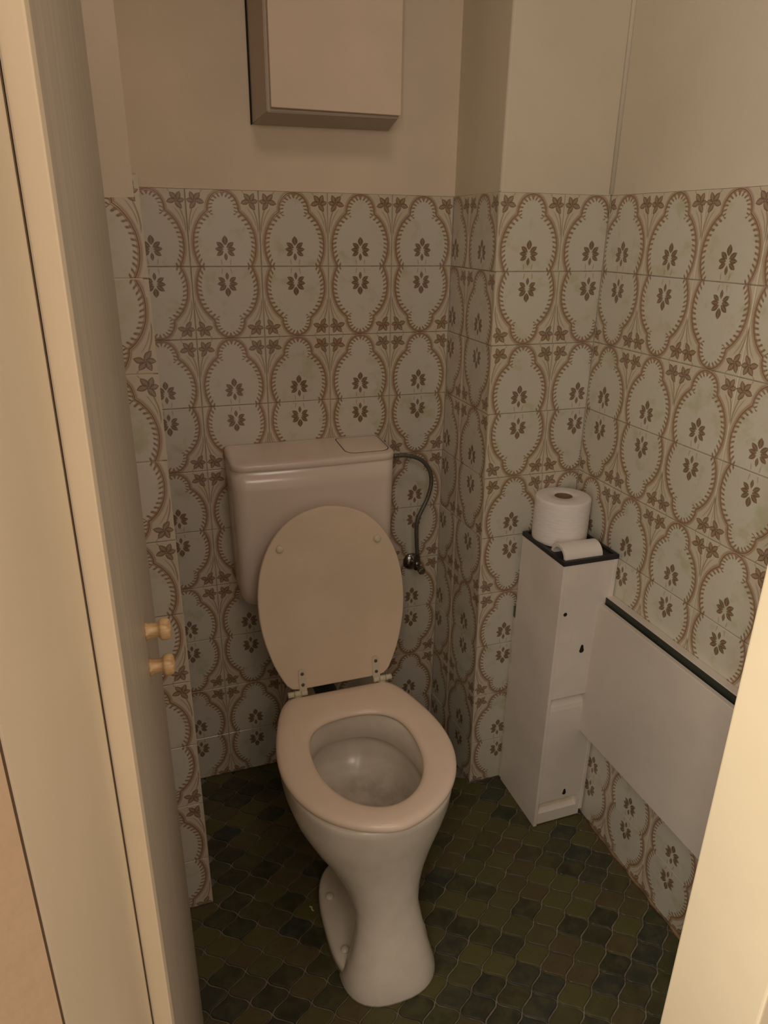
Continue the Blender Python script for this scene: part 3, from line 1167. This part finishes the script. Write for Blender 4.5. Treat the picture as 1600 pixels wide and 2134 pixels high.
# black tray on top: rim and sunk bottom
X0, X1, Y0, Y1 = KX0 - .001, KX1 + .001, KY0 - .001, KY1 + .001
zr0, zr1 = KZ, KZ + .0105
rim = join(box(X0, X1, Y0, Y0 + .009, zr0, zr1, .001), box(X0, X1, Y1 - .009, Y1, zr0, zr1, .001),
           box(X0, X0 + .009, Y0 + .009, Y1 - .009, zr0, zr1, .001), box(X1 - .009, X1, Y0 + .009, Y1 - .009, zr0, zr1, .001),
           box(X0 + .004, X1 - .004, Y0 + .004, Y1 - .004, zr0 - .004, zr0 + .0065))
done(rim, 'top_tray', M_BLACK, t)

# rolls on the cabinet
RC = Vector((.1715, -.3135, KZ + .0068))
t = thing('toilet_roll', 'full white toilet paper roll standing upright on the black cabinet top', 'toilet paper', RC)
rp = [(.0205, .0008), (.055, .0), (.0615, .0006), (.0635, .003), (.0640, .012), (.0642, .050), (.0641, .100), (.0636, .1045), (.0622, .1064), (.0590, .1072), (.040, .1075), (.0215, .1075), (.0205, .106)]
secs = []
for rr, zz in rp:
    ring_ = []
    for k in range(48):
        a = 2 * math.pi * k / 48
        w_ = 1 + .006 * math.sin(3 * a + zz * 20) + .004 * math.sin(7 * a + zz * 60) if rr > .045 else 1
        ring_.append(RC + Vector((rr * w_ * math.cos(a), rr * w_ * math.sin(a), zz)))
    secs.append(ring_)
secs.append(secs[0])
bm = bmesh.new()
R0 = [[bm.verts.new(p) for p in s] for s in secs[:-1]]
R0.append(R0[0])
for a, b_ in zip(R0, R0[1:]):
    for i in range(48):
        j = (i + 1) % 48
        bm.faces.new((a[i], a[j], b_[j], b_[i]))
done(bm, 'paper', M_TISSUE, t, True)
core = bmesh.new()
cs = []
for rr, zz in ((.0204, .001), (.0204, .1068), (.0190, .1068), (.0190, .001)):
    cs.append([core.verts.new(RC + Vector((rr * math.cos(2 * math.pi * k / 32), rr * math.sin(2 * math.pi * k / 32), zz))) for k in range(32)])
cs.append(cs[0])
for a, b_ in zip(cs, cs[1:]):
    for i in range(32):
        j = (i + 1) % 32
        core.faces.new((a[i], a[j], b_[j], b_[i]))
done(core, 'core', M_CARD, t, True)

hz0 = KZ + .0067
secs = []
for x in (.1135, .1139, .2105, .2111):
    e = 0.0008 if x in (.1135, .2111) else 0
    o_ = [(x, -.4035 - (.0300 - e) * math.cos(a), hz0 + (.0290 - e) * math.sin(a)) for a in [math.pi * k / 20 for k in range(21)]]
    i_ = [(x, -.4035 - (.0225 + e) * math.cos(a), hz0 + (.0215 + e) * math.sin(a)) for a in [math.pi * (20 - k) / 20 for k in range(21)]]
    secs.append(o_ + i_)
tag(done(loft(secs), 'roll_cover', plain('white_half_shell', (.80, .73, .66), .45, var=.02), None, False, org=(.165, -.4035, hz0)),
    'white half-round plastic shell lying in the black tray in front of the paper roll', 'roll cover')

# ------------------------------------------------------------------ fold-down wall table on the right wall
t = thing('wall_table', 'folded-down grey-white wall table with dark edge strip fixed to the right wall', 'table', (.24, -.70, .28))
done(box(.2310, XR - .0006, -.985, -.4285, .602, .6505, .001), 'batten', M_TABLE, t)
done(box(.2295, .2309, -.985, -.4285, .604, .6485, .0003), 'edge_strip', M_DKGREEN, t)
lf = hexa([(.2060, -.985, .281), (.2060, -.4325, .281), (.2190, -.4325, .281), (.2190, -.985, .281),
           (.2120, -.985, .6350), (.2120, -.4325, .6350), (.2250, -.4325, .6350), (.2250, -.985, .6350)])
bmesh.ops.bevel(lf, geom=lf.edges[:], offset=0.0015, segments=2, affect='EDGES')
done(lf, 'leaf', M_TABLE, t)
done(box(.222, .2296, -.97, -.46, .606, .622), 'hinge_strip', M_DKGREEN, t)

# ------------------------------------------------------------------ scraps on the floor
bm = tube([(-.4975, -.4900, .0016), (-.4935, -.4935, .0022), (-.4945, -.4985, .0018), (-.4915, -.5035, .0016)], .0016, 8)
tag(done(bm, 'paper_scrap', M_SCRAP, None, True, org=(-.494, -.497, 0)), 'tiny curled yellow scrap on the floor left of the toilet foot', 'scrap')
